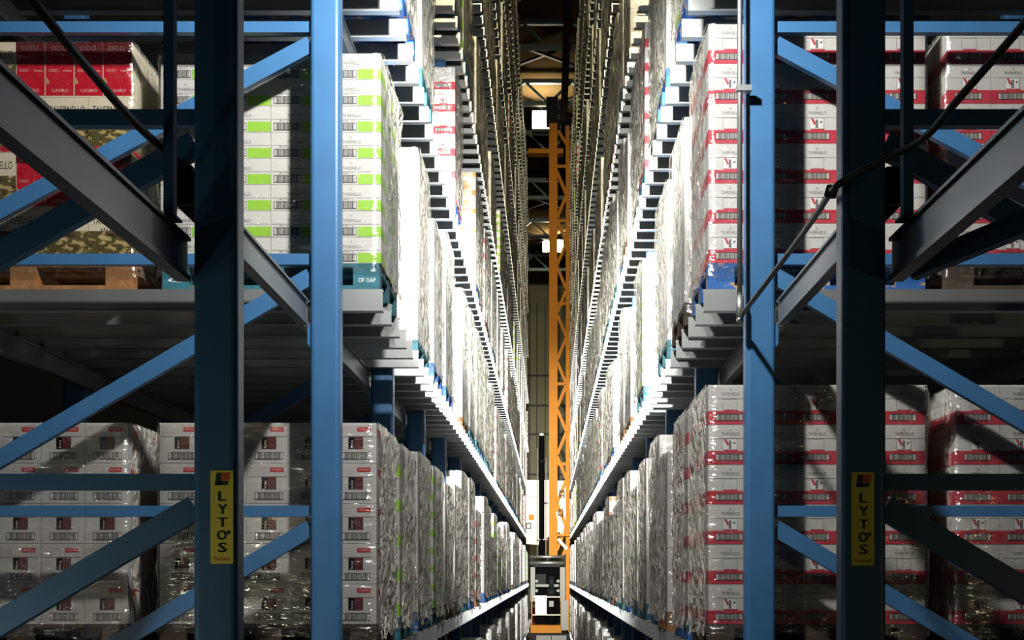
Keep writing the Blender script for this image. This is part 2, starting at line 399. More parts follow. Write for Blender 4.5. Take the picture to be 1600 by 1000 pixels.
# ------------------------------------------------------------------ racks
PITCH = 2.25; D0 = 6.60; NB = 22
DECKS = [-2.45, -0.42, 1.575, 3.57, 5.60, 7.79, 9.85, 11.85, 13.85, 15.8]     # deck tops, relative to the camera
XI, XO = 1.075, 1.232       # inner column, aisle side and far side
XB0, XB1 = 3.27, 3.42       # back column
SH = 0.122
def frame_y(k): return 4.43 if k == 0 else D0 + (k-1)*PITCH
H_TOP = 17.6
def col_profile(w, dp):
    pts = []
    r = 0.022
    for cx, cy, a0 in ((w-r, r, -90), (w-r, dp-r, 0), (r, dp-r, 90), (r, r, 180)):
        for j in range(4):
            a = R(a0 + 30*j); pts.append((cx + r*math.cos(a), cy + r*math.sin(a)))
    return pts
COLM = MB().prism(col_profile(XO-XI, 0.12), 0, HC+H_TOP, 'z', 'blue_paint').mesh('column')
FOOT = MB().box(-0.04, XO-XI+0.04, -0.04, 0.16, 0, 0.015, 'dark_steel').mesh('foot_plate')
def chan(h):                # channel outline (y, z), open to the back
    t = 0.006; dp = 0.045
    return [(0,-h/2),(dp,-h/2),(dp,-h/2+t),(t,-h/2+t),(t,h/2-t),(dp,h/2-t),(dp,h/2),(0,h/2)]
def brace_mesh(p, q, h):    # p, q = (x, z); a channel lying in the frame's plane
    p = Vector((p[0], 0, p[1])); q = Vector((q[0], 0, q[1]))
    if q.x < p.x: p, q = q, p
    mb = MB().prism(chan(h), 0, (q-p).length, 'x', 'blue_paint')
    a = math.atan2(q.z-p.z, q.x-p.x); ca, sa = math.cos(a), math.sin(a)
    mb.v = [(p.x + x*ca - z*sa, y, p.z + x*sa + z*ca) for x, y, z in mb.v]
    return mb.mesh('brace')
HZ = [2.91, 1.675, 0.335, -1.02]
HZ0 = [2.88, 1.635, 0.33, -1.02]
slat_prof = [(0,0),(0.05,0),(0.05,0.004),(0.004,0.012),(0.004,SH-0.004),(0.05,SH-0.004),(0.05,SH),(0,SH),(0,0.010),(-0.012,0.006),(-0.012,0)]
slat_prof = [(-0.014,0),(0.05,0),(0.05,0.006),(0.006,0.006),(0.006,SH-0.006),(0.05,SH-0.006),(0.05,SH),(0,SH),(0,0.006),(-0.014,0.006)]
SLX0, SLX1 = 0.887, 3.50
beam_prof = lambda h: [(0,0),(0.05,0),(0.05,h),(0,h),(0,h-0.012),(0.012,h-0.012),(0.012,0.02),(0,0.02)]
BH = 0.138
brace_cache = {}
for s, side in ((-1, 'left'), (1, 'right')):
    rack = empty('pallet_rack', (0, 0, 0))
    tag(rack, 'tall blue steel pallet rack along the %s side of the aisle' % side, 'rack', 'pallet racks flanking the aisle')
    for k in range(0, NB+2):
        y = frame_y(k)
        fr = empty('upright_frame', (0, y, 0), rack)
        put('column', COLM, fr, ((-XO if s < 0 else XI), 0, 0)); 
        if k <= 6:
            put('column', COLM, fr, ((-XB1 if s < 0 else XB0), 0, 0))
            hz = HZ0 if k == 0 else HZ
            key = (s, k == 0)
            if key not in brace_cache:
                L = []
                for i, z in enumerate(hz):
                    L.append(('horizontal_brace', brace_mesh((s*(XO+0.004), HC+z), (s*(XB0-0.004), HC+z), 0.058)))
                    if i+1 < len(hz):
                        L.append(('diagonal_brace', brace_mesh((s*(XO+0.004), HC+z-0.09), (s*(XB0-0.004), HC+hz[i+1]+0.06), 0.088)))
                brace_cache[key] = L
            for nm, me in brace_cache[key]: put(nm, me, fr, (0, 0.035, 0))
        if k <= 6:
            put('foot_plate', FOOT, fr, ((-XO if s < 0 else XI), 0, 0.0))
        if k in (1, 2, 3):
            for z in (1.27, 3.2):
                x0, x1 = XO, XO+0.012
                put('beam_hook', MB().prism([(x0, -0.02), (x1, 0.0), (x1, 0.08), (x0, 0.10)], 0.0, 0.03, 'y', 'blue_paint').mesh('hook') if s > 0 else
                    MB().prism([(-x0, -0.02), (-x1, 0.0), (-x1, 0.08), (-x0, 0.10)], 0.0, 0.03, 'y', 'blue_paint').mesh('hook'), fr, (0, -0.01, HC+z-0.05))
    fr = empty('upright_frame', (0, 2.1, 0), rack)
    put('column', COLM, fr, ((-XO if s < 0 else XI), 0, 0)); put('foot_plate', FOOT, fr, ((-XO if s < 0 else XI), 0, 0.0))
    # longitudinal beams under the slats
    def lbeam(x, y0, y1, ztop, h=BH, m='grey_steel'):
        pf = [(s*(x+a), b) for a, b in beam_prof(h)]
        put('beam', MB().prism(pf, 0, y1-y0, 'y', m).mesh('beam'), rack, (0, y0, ztop-h))
    for li, z in enumerate(DECKS):
        zt = HC + z - SH - 0.002
        if li in (1, 2, 3):
            for k in range(0, 5): lbeam(XO+0.006, frame_y(k)+0.01, frame_y(k+1)-0.01, zt)
            lbeam(XO+0.006, frame_y(5)+0.01, D0+NB*PITCH, zt)
        else: lbeam(XO+0.006, D0+0.01, D0+NB*PITCH, zt)
        lbeam(XB0-0.06, frame_y(0 if li in (1, 2) else 1), D0+NB*PITCH, zt)
    lbeam(XO+0.006, 2.0, 4.43, HC+1.192, 0.155, 'near_beam_shaded')
    # deck slats
    me = MB().prism([(a, b) for a, b in slat_prof], SLX0, SLX1, 'x', 'galvanised').mesh('slat')
    if s < 0: me = MB().prism([(a, b) for a, b in slat_prof], -SLX1, -SLX0, 'x', 'galvanised').mesh('slat')
    spots = []
    for li, z in enumerate(DECKS):
        for i in range(NB*6):
            y = 6.90 + i*PITCH/6
            zz = HC + z
            py = VY - z*F/y
            vis = -60 < py < 1100
            spots.append((0 if vis else 1, y, z - SH + HC))
    spots.sort()
    for _, y, z in spots[:300]: put('deck_slat', me, rack, (0, y, z))
    mb = MB()
    for _, y, z in spots[300:]:
        x0, x1 = (SLX0, 2.4) if s > 0 else (-2.4, -SLX0)
        mb.box(x0, x1, y, y+0.05, z, z+SH, 'galvanised')
    o = put('deck_slat', mb.mesh('slats'), rack); o['kind'] = 'stuff'; o['label'] = 'the far grey deck slats of the rack'

# stickers on the two front columns
for s, side, x0 in ((-1, 'left', 329), (1, 'right', 1330.5)):
    a = P(x0, 881 if s < 0 else 884, 4.428); b = P(x0+35.5, 735 if s < 0 else 738, 4.428); w = b.x-a.x; h = b.z-a.z
    st = empty('maker_sticker', a); tag(st, 'tall yellow sticker with stacked green letters on the %s front column' % side, 'sticker', 'yellow stickers on the front columns')
    put('plate', MB().box(0, w, -0.0015, 0.0015, 0, h, 'sticker_yellow').mesh('plate'), st)
    y = -0.0022
    put('logo', MB().quad((w*.18,y,h*.84),(w*.74,y,h*.84),(w*.80,y,h*.885),(w*.40,y,h*.885),'sticker_green').quad((w*.18,y,h*.84),(w*.46,y,h*.84),(w*.55,y,h*.975),(w*.27,y,h*.975),'sticker_green')
        .quad((w*.46,y-.0003,h*.89),(w*.82,y-.0003,h*.89),(w*.88,y-.0003,h*.975),(w*.50,y-.0003,h*.975),'sticker_orange').mesh('logo'), st)
    for t, f0, f1, u0, u1 in (('L', .675, .775, .36, .68), ('Y', .535, .635, .34, .72), ('T', .395, .495, .34, .72), ('O', .255, .360, .30, .70), ("'", .315, .355, .75, .84), ('S', .125, .225, .35, .70)):
        mb = MB()
        for dx in (-0.0022, 0, 0.0022): mb.text(t, w*u0+dx, w*u1+dx, h*f0, h*f1, y - abs(dx)*0.1, 'sticker_green')
        put('letter', mb.mesh('letter'), st)
    put('lettering', MB().text('Padova', w*.16, w*.86, h*.035, h*.078, y, 'sticker_red').mesh('lettering'), st)

# ------------------------------------------------------------------ cartons
E = 0.0012
def carton_base(w, dp, h, m): return MB().box(0.0012, w-0.0012, 0, dp-0.002, 0.0006, h-0.0016, m)
def frame_rect(mb, x0, x1, z0, z1, y, t, m):
    mb.fq(x0, x1, z0, z0+t, y, m).fq(x0, x1, z1-t, z1, y, m).fq(x0, x0+t, z0+t, z1-t, y, m).fq(x1-t, x1, z0+t, z1-t, y, m)
def barcode(mb, x0, x1, z0, z1):
    mb.fq(x0, x1, z0, z1, -E*1.4, 'barcode'); frame_rect(mb, x0, x1, z0, z1, -E*1.9, 0.0032, 'ink')
def emblem(mb, x, z, r, m):
    n = 8; b = len(mb.v)
    for j in range(n): mb.v.append((x + r*math.cos(2*math.pi*j/n), -E, z + r*math.sin(2*math.pi*j/n)))
    mb.face([b+j for j in range(n)], m)
def cart_A(picture):
    w, dp, h = 0.24, 0.40, 0.2205; mb = carton_base(w, dp, h, 'white_card')
    mb.fq(0.0012, w-0.0012, 0.001, 0.34*h, -E*.5, 'red_print')
    for s_, x in ((-1, 0.0012-E*.5), (1, w-0.0012+E*.5)): mb.sq(0, dp-0.002, 0.001, 0.34*h, x, s_, 'red_print')
    mb.fq(.36*w, .68*w, .34*h, .37*h, -E*.5, 'red_print')
    barcode(mb, .17*w, .79*w, .10*h, .27*h)
    mb.fq(.06*w, w-.002, .648*h, .656*h, -E, 'soft_ink')
    frame_rect(mb, .33*w, .665*w, .37*h, .64*h, -E, .0012, 'soft_ink')
    if picture:
        mb.fq(.34*w, .655*w, .375*h, .635*h, -E*.8, 'white_paint')
        mb.quad((.36*w,-E*1.2,.63*h),(.44*w,-E*1.2,.46*h),(.48*w,-E*1.2,.50*h),(.42*w,-E*1.2,.63*h),'red_print')
        mb.quad((.56*w,-E*1.2,.56*h),(.60*w,-E*1.2,.50*h),(.64*w,-E*1.2,.57*h),(.60*w,-E*1.2,.55*h),'ink')
        mb.fq(.47*w, .53*w, .39*h, .60*h, -E*1.2, 'soft_ink')
    mb.text('TAVERNELLO', .30*w, .72*w, .73*h, .81*h, -E, 'soft_ink'); emblem(mb, .51*w, .88*h, .035*w, 'pale_ink')
    return mb.mesh('carton_red_band')
def cart_B():
    w, dp, h = 0.305, 0.40, 0.145; mb = carton_base(w, dp, h, 'white_card')
    mb.fq(.575*w, w-.0012, .02*h, .40*h, -E*.6, 'green_print')
    for s_, x in ((-1, 0.0012-E*.5), (1, w-0.0012+E*.5)): mb.sq(0, dp*.55, .02*h, .40*h, x, s_, 'green_print')
    barcode(mb, .055*w, .555*w, .07*h, .36*h)
    mb.fq(.02*w, .98*w, .487*h, .50*h, -E, 'soft_ink')
    mb.text('Blu Tavola 1 L', .16*w, .50*w, .41*h, .47*h, -E, 'soft_ink')
    mb.text('TAVERNELLO', .30*w, .64*w, .57*h, .69*h, -E, 'soft_ink'); emblem(mb, .46*w, .82*h, .022*w, 'pale_ink')
    return mb.mesh('carton_green_patch')
def cart_G():
    w, dp, h = 0.24, 0.40, 0.2205; mb = carton_base(w, dp, h, 'grey_card')
    mb.fq(.5*w, w-.0012, .05*h, .40*h, -E*.6, 'green_print'); mb.sq(0, dp*.35, .05*h, .40*h, w-.0012+E*.5, 1, 'green_print'); mb.sq(0, dp*.35, .05*h, .40*h, .0012-E*.5, -1, 'green_print')
    mb.fq(.04*w, .96*w, .68*h, .69*h, -E, 'soft_ink'); mb.text('TAVERNELLO', .1*w, .6*w, .76*h, .84*h, -E, 'soft_ink')
    barcode(mb, .06*w, .44*w, .1*h, .27*h)
    return mb.mesh('carton_green_corner')
def cart_C():
    w, dp, h = 0.24, 0.40, 0.2226; mb = carton_base(w, dp, h, 'grey_card')
    mb.fq(.55*w, .86*w, .78*h, .89*h, -E, 'label_red'); mb.text('TAVERNA', .58*w, .83*w, .81*h, .86*h, -E*1.6, 'label_pink')
    mb.text('MMMM', .05*w, .45*w, .86*h, .90*h, -E, 'pale_print'); mb.text('MMMM', .05*w, .45*w, .79*h, .83*h, -E, 'pale_print'); mb.text('MMMM', .05*w, .45*w, .72*h, .76*h, -E, 'pale_print')
    mb.fq(.01*w, .93*w, .655*h, .663*h, -E, 'ink')
    mb.fq(.35*w, .69*w, .345*h, .645*h, -E, 'black'); mb.fq(.49*w, .685*w, .35*h, .64*h, -E*1.6, 'dark_red_picture')
    vs_, fs = text_shape('box'); b = len(mb.v)
    for u, v in vs_: mb.v.append((.46*w - v*.06*w, -E*1.6, .37*h + u*.20*h))
    for f in fs: mb.face([b+i for i in f], 'label_pink')
    barcode(mb, .20*w, .85*w, .09*h, .27*h)
    for s_, x in ((-1, 0.0012-E*.5), (1, w-0.0012+E*.5)):
        mb.sq(dp*.12, dp*.45, .70*h, .86*h, x, s_, 'label_red'); mb.sq(0, dp-.003, .655*h, .66*h, x, s_, 'soft_ink')
    return mb.mesh('carton_small_red_label')
def cart_red():
    w, dp, h = 0.16, 0.40, 0.306; mb = carton_base(w, dp, h, 'cream_card')
    mb.fq(.005, w-.0015, .008, .80*h, -E*.6, 'bright_red'); mb.fq(.0012, w-.0012, .80*h, h-.002, -E*.6, 'dark_red')
    for j in range(3): frame_rect(mb, (.22+.20*j)*w, (.36+.20*j)*w, .85*h, .92*h, -E, .0025, 'soft_ink')
    mb.text('CAVIRO', .24*w, .80*w, .09*h, .15*h, -E, 'label_pink')
    mb.text('mmmm', .12*w, .45*w, .49*h, .505*h, -E, 'label_pink'); mb.text('mmmm', .12*w, .42*w, .46*h, .475*h, -E, 'label_pink'); mb.text('mmm', .62*w, .92*w, .46*h, .49*h, -E, 'label_pink')
    mb.fq(.04*w, .15*w, .24*h, .30*h, -E, 'worn_wood'); mb.fq(.02*w, .11*w, .29*h, .345*h, -E, 'worn_wood')
    return mb.mesh('carton_red')
def cart_pic(w=0.24):
    dp, h = 0.40, 0.306; mb = carton_base(w, dp, h, 'cream_card')
    mb.fq(.0012, w-.0012, .11*h, .58*h, -E*.5, 'landscape_print'); mb.fq(.0012, w-.0012, .004, .11*h, -E*.5, 'bright_red')
    mb.text('TAVERNELLO', .10*w, .92*w, .70*h, .84*h, -E, 'ink')
    for j, (u, v) in enumerate(((.3,.60),(.36,.62),(.42,.60),(.5,.61),(.57,.60))): mb.fq(u*w, u*w+.006, v*h-.01, v*h+.006, -E, 'ink')
    for s_, x in ((-1, 0.0012-E*.5), (1, w-0.0012+E*.5)): mb.sq(0, dp*.45, .1*h, .5*h, x, s_, 'landscape_print'); mb.sq(0, dp-.003, .004, .1*h, x, s_, 'bright_red')
    return mb.mesh('carton_picture')
def cart_E():
    w, dp, h = 0.40, 0.40, 0.235; mb = carton_base(w, dp, h, 'white_card')
    mb.fq(.02*w, .98*w, .52*h, .525*h, -E, 'soft_ink'); mb.fq(.42*w, .72*w, .2*h, .36*h, -E, 'pale_print'); frame_rect(mb, .42*w, .72*w, .2*h, .36*h, -E*1.5, .002, 'soft_ink')
    mb.text('NERELLO', .40*w, .76*w, .66*h, .74*h, -E, 'soft_ink')
    for s_, x in ((-1, 0.0012-E*.5), (1, w-0.0012+E*.5)): mb.sq(dp*.1, dp*.5, .2*h, .3*h, x, s_, 'pale_print')
    return mb.mesh('carton_plain_white')
def cart_F():
    w, dp, h = 0.40, 0.40, 0.235; mb = carton_base(w, dp, h, 'white_card')
    mb.fq(.0012, w-.0012, .72*h, h-.002, -E*.6, 'orange_print'); mb.fq(.6*w, .86*w, .05*h, .5*h, -E*.6, 'orange_print'); mb.text('CORTESE', .1*w, .9*w, .50*h, .62*h, -E, 'ink')
    for s_, x in ((-1, 0.0012-E*.5), (1, w-0.0012+E*.5)): mb.sq(0, dp-.003, .72*h, h-.002, x, s_, 'orange_print')
    return mb.mesh('carton_orange_top')
CA, CA2, CB, CG, CC, CR, CP, CE, CF = cart_A(True), cart_A(False), cart_B(), cart_G(), cart_C(), cart_red(), cart_pic(), cart_E(), cart_F()
TYPES = {   # width, depth, height, columns, rows, words
    'A': (0.24, 0.40, 0.2205, 5, 6, 'white cartons with red bands'),
    'B': (0.305, 0.40, 0.145, 4, 8, 'white cartons with green patches'),
    'G': (0.24, 0.40, 0.2205, 5, 6, 'pale cartons with green corners'),
    'C': (0.24, 0.40, 0.2226, 5, 5, 'grey cartons with small red labels'),
    'D': (0.24, 0.40, 0.306, 5, 4, 'red and landscape-printed cartons'),
    'E': (0.40, 0.40, 0.235, 3, 6, 'plain white cartons'),
    'F': (0.40, 0.40, 0.235, 3, 6, 'white cartons with orange tops'),
}
MESH = {'A': (CA, CA2), 'B': (CB,), 'G': (CG,), 'C': (CC,), 'E': (CE,), 'F': (CF,)}
PH = 0.144
def layout(t, rows):
    """cells of a load: (mesh, x, y, z); x from 0 to the load's width, front at y 0"""
    w, dp, h, nc, nr, _ = TYPES[t]; out = []
    for r in range(rows):
        if t == 'D' and r % 2 == 1:
            x = 0
            for cw, me in ((.16, CR), (.16, CR), (.24, CP), (.16, CR), (.16, CR), (.16, CR), (.16, CR)):
                for j in range(2): out.append((me, x, j*dp, r*h))
                x += cw
            continue
        for c in range(nc):
            me = CP if t == 'D' else MESH[t][(r + c // 2) % len(MESH[t])]
            for j in range(2): out.append((me, c*w, j*dp, r*h))
    return out
# pallets
def pallet_meshes(m):
    top = MB()
    for j in range(5): top.box(0, 1.2, j*0.175, j*0.175+(0.10 if j != 2 else 0.10), 0.122, 0.144, m)
    for x in (0, 0.5275, 1.055): top.box(x, x+0.145, 0, 0.80, 0.100, 0.122, m)
    blk = MB().box(0, 0.145, 0, 0.10, 0.022, 0.100, m); brd = MB().box(0, 1.2, 0, 0.10, 0, 0.022, m)
    one = MB()
    for x in (0, 0.5275, 1.055):
        for y in (0, 0.35, 0.70): one.box(x, x+0.145, y, y+0.10, 0.022, 0.100, m)
    for y in (0, 0.35, 0.70): one.box(0, 1.2, y, y+0.10, 0, 0.022, m)
    one.box(0, 1.2, 0, 0.80, 0.100, 0.144, m)
    return top.mesh('pallet_top'), blk.mesh('block'), brd.mesh('board'), one.mesh('pallet')
PAL = {m: pallet_meshes(m) for m in ('teal_wood', 'blue_wood', 'brown_wood', 'dark_wood')}
def block_text(m, t):
    return MB().box(0, 0.145, 0, 0.10, 0.022, 0.100, m).text(t, .03, .125, .038, .062, -E, 'white_paint').mesh('block')
# stretch film
def film_mesh(w, dp, h, seed, fmat='stretch_film'):
    rn = random.Random(seed); mb = MB(); nx, ny, nz = 18, 30, 26; o_ = 0.008
    per = []
    for i in range(nx): per.append((-o_ + (w+2*o_)*i/nx, -o_, 0, -1))
    for i in range(ny): per.append((w+o_, -o_ + (dp+2*o_)*i/ny, 1, 0))
    for i in range(nx): per.append((w+o_ - (w+2*o_)*i/nx, dp+o_, 0, 1))
    for i in range(ny): per.append((-o_, dp+o_ - (dp+2*o_)*i/ny, -1, 0))
    n = len(per); skirt = [-0.065 + 0.06*noise.noise(Vector((i*0.21, seed*0.13, 0))) for i in range(n)]
    ph = [rn.uniform(0, 6.28) for _ in range(6)]
    for j in range(nz+1):
        for i, (x, y, ax, ay) in enumerate(per):
            z = skirt[i] if j == 0 else h*(j-1)/(nz-1)
            if ax: a = 0.034*abs(noise.noise(Vector((y*9 + z*2.2, z*3.2, seed*0.37 + ax*5)))) + 0.016*abs(noise.noise(Vector((y*26 - z*5, z*11, seed*0.77 + ax*5))))
            else: a = 0.008*abs(noise.noise(Vector((x*7, z*9, seed*0.37))))
            if i in (0, nx, nx+ny, 2*nx+ny): a = 0.001
            if j == nz: a *= 0.3; z = h + 0.002
            if j == 0: a += 0.012
            mb.v.append((x + ax*a, y + ay*a, z))
    for j in range(nz):
        for i in range(n): mb.face((j*n+i, j*n+(i+1)%n, (j+1)*n+(i+1)%n, (j+1)*n+i), fmat, None, True)
    return mb.mesh('stretch_film')
_films = {}
def film(t, rows, var, fmat='stretch_film'):
    k = (t, rows, var, fmat)
    if k not in _films:
        w, dp, h, nc, nr, _ = TYPES[t]; _films[k] = film_mesh(w*nc, 0.80, h*rows, (ord(t)*31 + rows*7 + var*3) % 997, fmat)
    return _films[k]
_stacks = {}
def stack_mesh(t, rows):
    if (t, rows) not in _stacks:
        mb = MB(); w, dp, h, nc, nr, _ = TYPES[t]
        body = {'C': 'grey_card', 'G': 'grey_card', 'D': 'cream_card'}.get(t, 'white_card')
        for r in range(rows):
            for c in range(nc):
                mb.box(c*w+.002, c*w+w-.002, 0, .40, r*h+.0005, r*h+h-.004, body); mb.box(c*w+.002, c*w+w-.002, .402, .80, r*h+.0005, r*h+h-.004, body)
                x0, z0 = c*w, r*h
                if t == 'A': mb.fq(x0+.002, x0+w-.002, z0+.002, z0+.34*h, -E, 'red_print'); mb.fq(x0+.17*w, x0+.79*w, z0+.1*h, z0+.27*h, -2*E, 'soft_ink'); mb.fq(x0+.3*w, x0+.72*w, z0+.74*h, z0+.8*h, -E, 'soft_ink')
                if t in 'BG': mb.fq(x0+.57*w, x0+w-.002, z0+.03*h, z0+.4*h, -E, 'green_print'); mb.fq(x0+.06*w, x0+.5*w, z0+.1*h, z0+.34*h, -E, 'soft_ink')
                if t == 'C': mb.fq(x0+.55*w, x0+.86*w, z0+.78*h, z0+.89*h, -E, 'label_red'); mb.fq(x0+.35*w, x0+.69*w, z0+.345*h, z0+.645*h, -E, 'black'); mb.fq(x0+.2*w, x0+.85*w, z0+.1*h, z0+.27*h, -E, 'soft_ink')
                if t == 'E': mb.fq(x0+.42*w, x0+.72*w, z0+.2*h, z0+.36*h, -E, 'pale_print')
                if t == 'F': mb.fq(x0+.002, x0+w-.002, z0+.72*h, z0+h-.005, -E, 'orange_print'); mb.fq(x0+.6*w, x0+.86*w, z0+.05*h, z0+.5*h, -E, 'orange_print')
            if t == 'A':
                mb.sq(.002, .798, r*h+.002, r*h+.34*h, .002-E, -1, 'red_print'); mb.sq(.002, .798, r*h+.002, r*h+.34*h, nc*w-.002+E, 1, 'red_print')
        _stacks[(t, rows)] = mb.mesh('carton_stack')
    return _stacks[(t, rows)]

GROUP = 'wrapped pallet loads in the racks'
def load(t, rows, s, y, deck, lod, label, xin=None, pal='teal_wood', var=0, second=False, stencil=None):
    w, dp, h, nc, nr, _ = TYPES[t]; W = w*nc
    x_in = xin if xin is not None else 0.905
    x0 = -x_in - W if s < 0 else x_in
    root = empty('pallet_load', (x0, y, deck)); tag(root, label, 'pallet load', GROUP)
    px = (W - 1.2)/2
    top, blk, brd, one = PAL[pal]
    if lod == 0:
        p = put('pallet', top, root, (px, 0, 0))
        for ix, x in enumerate((0, 0.5275, 1.055)):
            for iy, yy in enumerate((0, 0.35, 0.70)):
                me = blk
                if stencil and iy == 0 and ix in stencil: me = block_text(pal, stencil[ix])
                put('block', me, p, (x, yy, 0))
        for yy in (0, 0.35, 0.70): put('bottom_board', brd, p, (0, yy, 0))
        rn = random.Random(int(y*100)+int(deck*10)+s)
        for me, cx, cy, cz in layout(t, rows):
            j = 0.0025 if (cy == 0) else 0
            put('carton', me, root, (cx, cy + rn.uniform(0, j), PH + cz))
    else:
        put('pallet', one, root, (px, 0, 0)); put('carton_stack', stack_mesh(t, rows), root, (0, 0, PH))['kind'] = 'stuff'
    put('stretch_film', film(t, rows, var, 'stretch_film_dim' if deck > HC + 1 else 'stretch_film'), root, (0, 0, PH))
    return root

# what stands on which shelf: (side, level, slot) -> (type, rows, inset from the aisle centre, pallet) or None when the place is empty
FIX = {
    (-1, 1, 0): ('C', 5, 0.921, 'dark_wood'), (-1, 1, 1): ('G', 5, 0.915, 'teal_wood'), (-1, 1, 2): ('E', 5, 0.93, 'blue_wood'), (-1, 1, 3): ('B', 8, 0.91, 'teal_wood'),
    (-1, 2, 0): ('B', 8, 0.896, 'teal_wood'), (-1, 2, 1): None, (-1, 2, 2): ('E', 6, 0.93, 'teal_wood'), (-1, 2, 3): ('E', 5, 0.905, 'blue_wood'),
    (-1, 2, 4): ('E', 6, 0.91, 'blue_wood'), (-1, 2, 5): None, (-1, 2, 6): ('E', 6, 0.915, 'brown_wood'),
    (1, 1, 0): ('A', 6, 0.913, 'dark_wood'), (1, 1, 1): ('A', 6, 0.912, 'blue_wood'), (1, 1, 2): ('E', 5, 0.90, 'brown_wood'), (1, 1, 3): ('E', 6, 0.93, 'blue_wood'),
    (1, 1, 4): ('C', 6, 0.92, 'teal_wood'), (1, 1, 5): ('B', 8, 0.905, 'teal_wood'),
    (1, 2, 0): ('A', 6, 0.913, 'blue_wood'), (1, 2, 1): ('E', 5, 0.89, 'dark_wood'), (1, 2, 2): ('E', 5, 0.90, 'teal_wood'), (1, 2, 3): None,
    (1, 2, 4): ('B', 8, 0.885, 'teal_wood'), (1, 2, 5): None,
    (-1, 3, 1): ('E', 6, 0.9, 'blue_wood'), (-1, 3, 2): ('E', 6, 0.9, 'teal_wood'), (-1, 3, 3): None, (-1, 3, 4): None, (-1, 3, 5): ('A', 6, 0.9, 'blue_wood'), (-1, 3, 6): None, (-1, 3, 7): None, (-1, 3, 8): ('F', 6, 0.9, 'blue_wood'),
    (1, 3, 1): ('B', 9, 0.9, 'blue_wood'),
}
loads = []
rn = random.Random(21)
for s in (-1, 1):
    for li, z in enumerate(DECKS):
        for k in range(NB):
            for q in (0, 1):
                sl = 2*k+q; y = D0 + k*PITCH + (0.30 if q == 0 else 1.30)
                r_, t_, x_, p_ = rn.random(), rn.choices('AEGBCFE', (10, 40, 8, 14, 10, 3, 30))[0], rn.uniform(0.89, 0.925), rn.choice(('teal_wood', 'blue_wood', 'teal_wood', 'brown_wood', 'dark_wood'))
                rows = TYPES[t_][4] - rn.choice((0, 0, 0, 1))
                if (s, li, sl) in FIX:
                    fx = FIX[(s, li, sl)]
                    if fx is None: continue
                    t_, rows, x_, p_ = fx
                elif r_ > 0.87: continue
                yb = VY - z*F/y; yt = VY - (z+1.5)*F/y
                if yb < -5 or yt > 1010: continue
                loads.append(dict(s=s, li=li, sl=sl, y=y, z=HC+z, t=t_, rows=rows, x=x_, p=p_))
loads.sort(key=lambda L: L['y'] + (0.6*L['li'] if L['li'] > 3 else 0))
order = {}
for L in sorted(loads, key=lambda L: L['y']):
    kk = (L['s'], L['li']); order[kk] = order.get(kk, 0) + 1; L['n'] = order[kk]
SHELF = ['bottom', 'second', 'third', 'fourth', 'fifth', 'sixth', 'seventh', 'eighth', 'ninth', 'tenth']
near, far = loads[:296], loads[296:]
for i, L in enumerate(near):
    lod = 0 if (L['y'] < 13.7 and L['li'] in (1, 2)) or (L['y'] < 12.5 and L['li'] == 3) else 1
    lab = '%s, %s rack, %s shelf, %s visible from near end' % (TYPES[L['t']][5], 'left' if L['s'] < 0 else 'right', SHELF[L['li']], ORD[L['n']-1])
    sten = None
    if (L['s'], L['li'], L['sl']) == (-1, 2, 0): sten = {0: 'C', 2: 'OF OAP'}
    load(L['t'], L['rows'], L['s'], L['y'], L['z'], lod, lab, L['x'], L['p'], i % 3, stencil=sten)
# the back places of the first bay
for s, li, t, rows, x, p, lab in ((-1, 2, 'D', 4, 2.275, 'brown_wood', 'red and landscape-printed cartons on wooden pallet at upper left edge'),
                             (-1, 1, 'C', 5, 2.295, 'dark_wood', 'grey cartons with small red labels, behind the teal brace at lower left'),
                             (1, 2, 'A', 6, 2.235, 'dark_wood', 'white cartons with red bands at upper right edge, back place'),
                             (1, 1, 'A', 6, 2.285, 'dark_wood', 'white cartons with red bands at lower right edge, back place')):
    load(t, rows, s, 6.90, HC+DECKS[li], 0, lab, x, p, 1)
# the rest of the loads, too far off to be told apart
mb = MB()
for L in far:
    w, dp, h, nc, nr, _ = TYPES[L['t']]; W = w*nc; x0 = -L['x']-W if L['s'] < 0 else L['x']; x1 = x0 + W
    if L['s'] < 0: x0 = x1 - 0.6
    else: x1 = x0 + 0.6
    y, z = L['y'], L['z']; body = {'C': 'grey_card', 'G': 'grey_card', 'D': 'cream_card'}.get(L['t'], 'white_card')
    mb.box(x0, x1, y+.02, y+.78, z, z+.13, L['p'])
    for r in range(L['rows']):
        z0 = z + PH + r*h; e = rn.uniform(0, 0.012)
        if L['t'] in 'ABGF':
            bm_ = {'A': 'red_print', 'B': 'green_print', 'G': 'green_print', 'F': 'orange_print'}[L['t']]
            mb.box(x0-e*L['s'], x1, y, y+.8, z0+.001, z0+.33*h, bm_); mb.box(x0-e*L['s'], x1, y, y+.8, z0+.33*h, z0+h-.006, body)
        else: mb.box(x0-e*L['s'], x1, y, y+.8, z0+.001, z0+h-.006, body)
o = put('pallet_load', mb.mesh('far_loads')); tag(o, 'distant wrapped pallet loads filling the far end of both racks', 'pallet load', None, 'stuff')

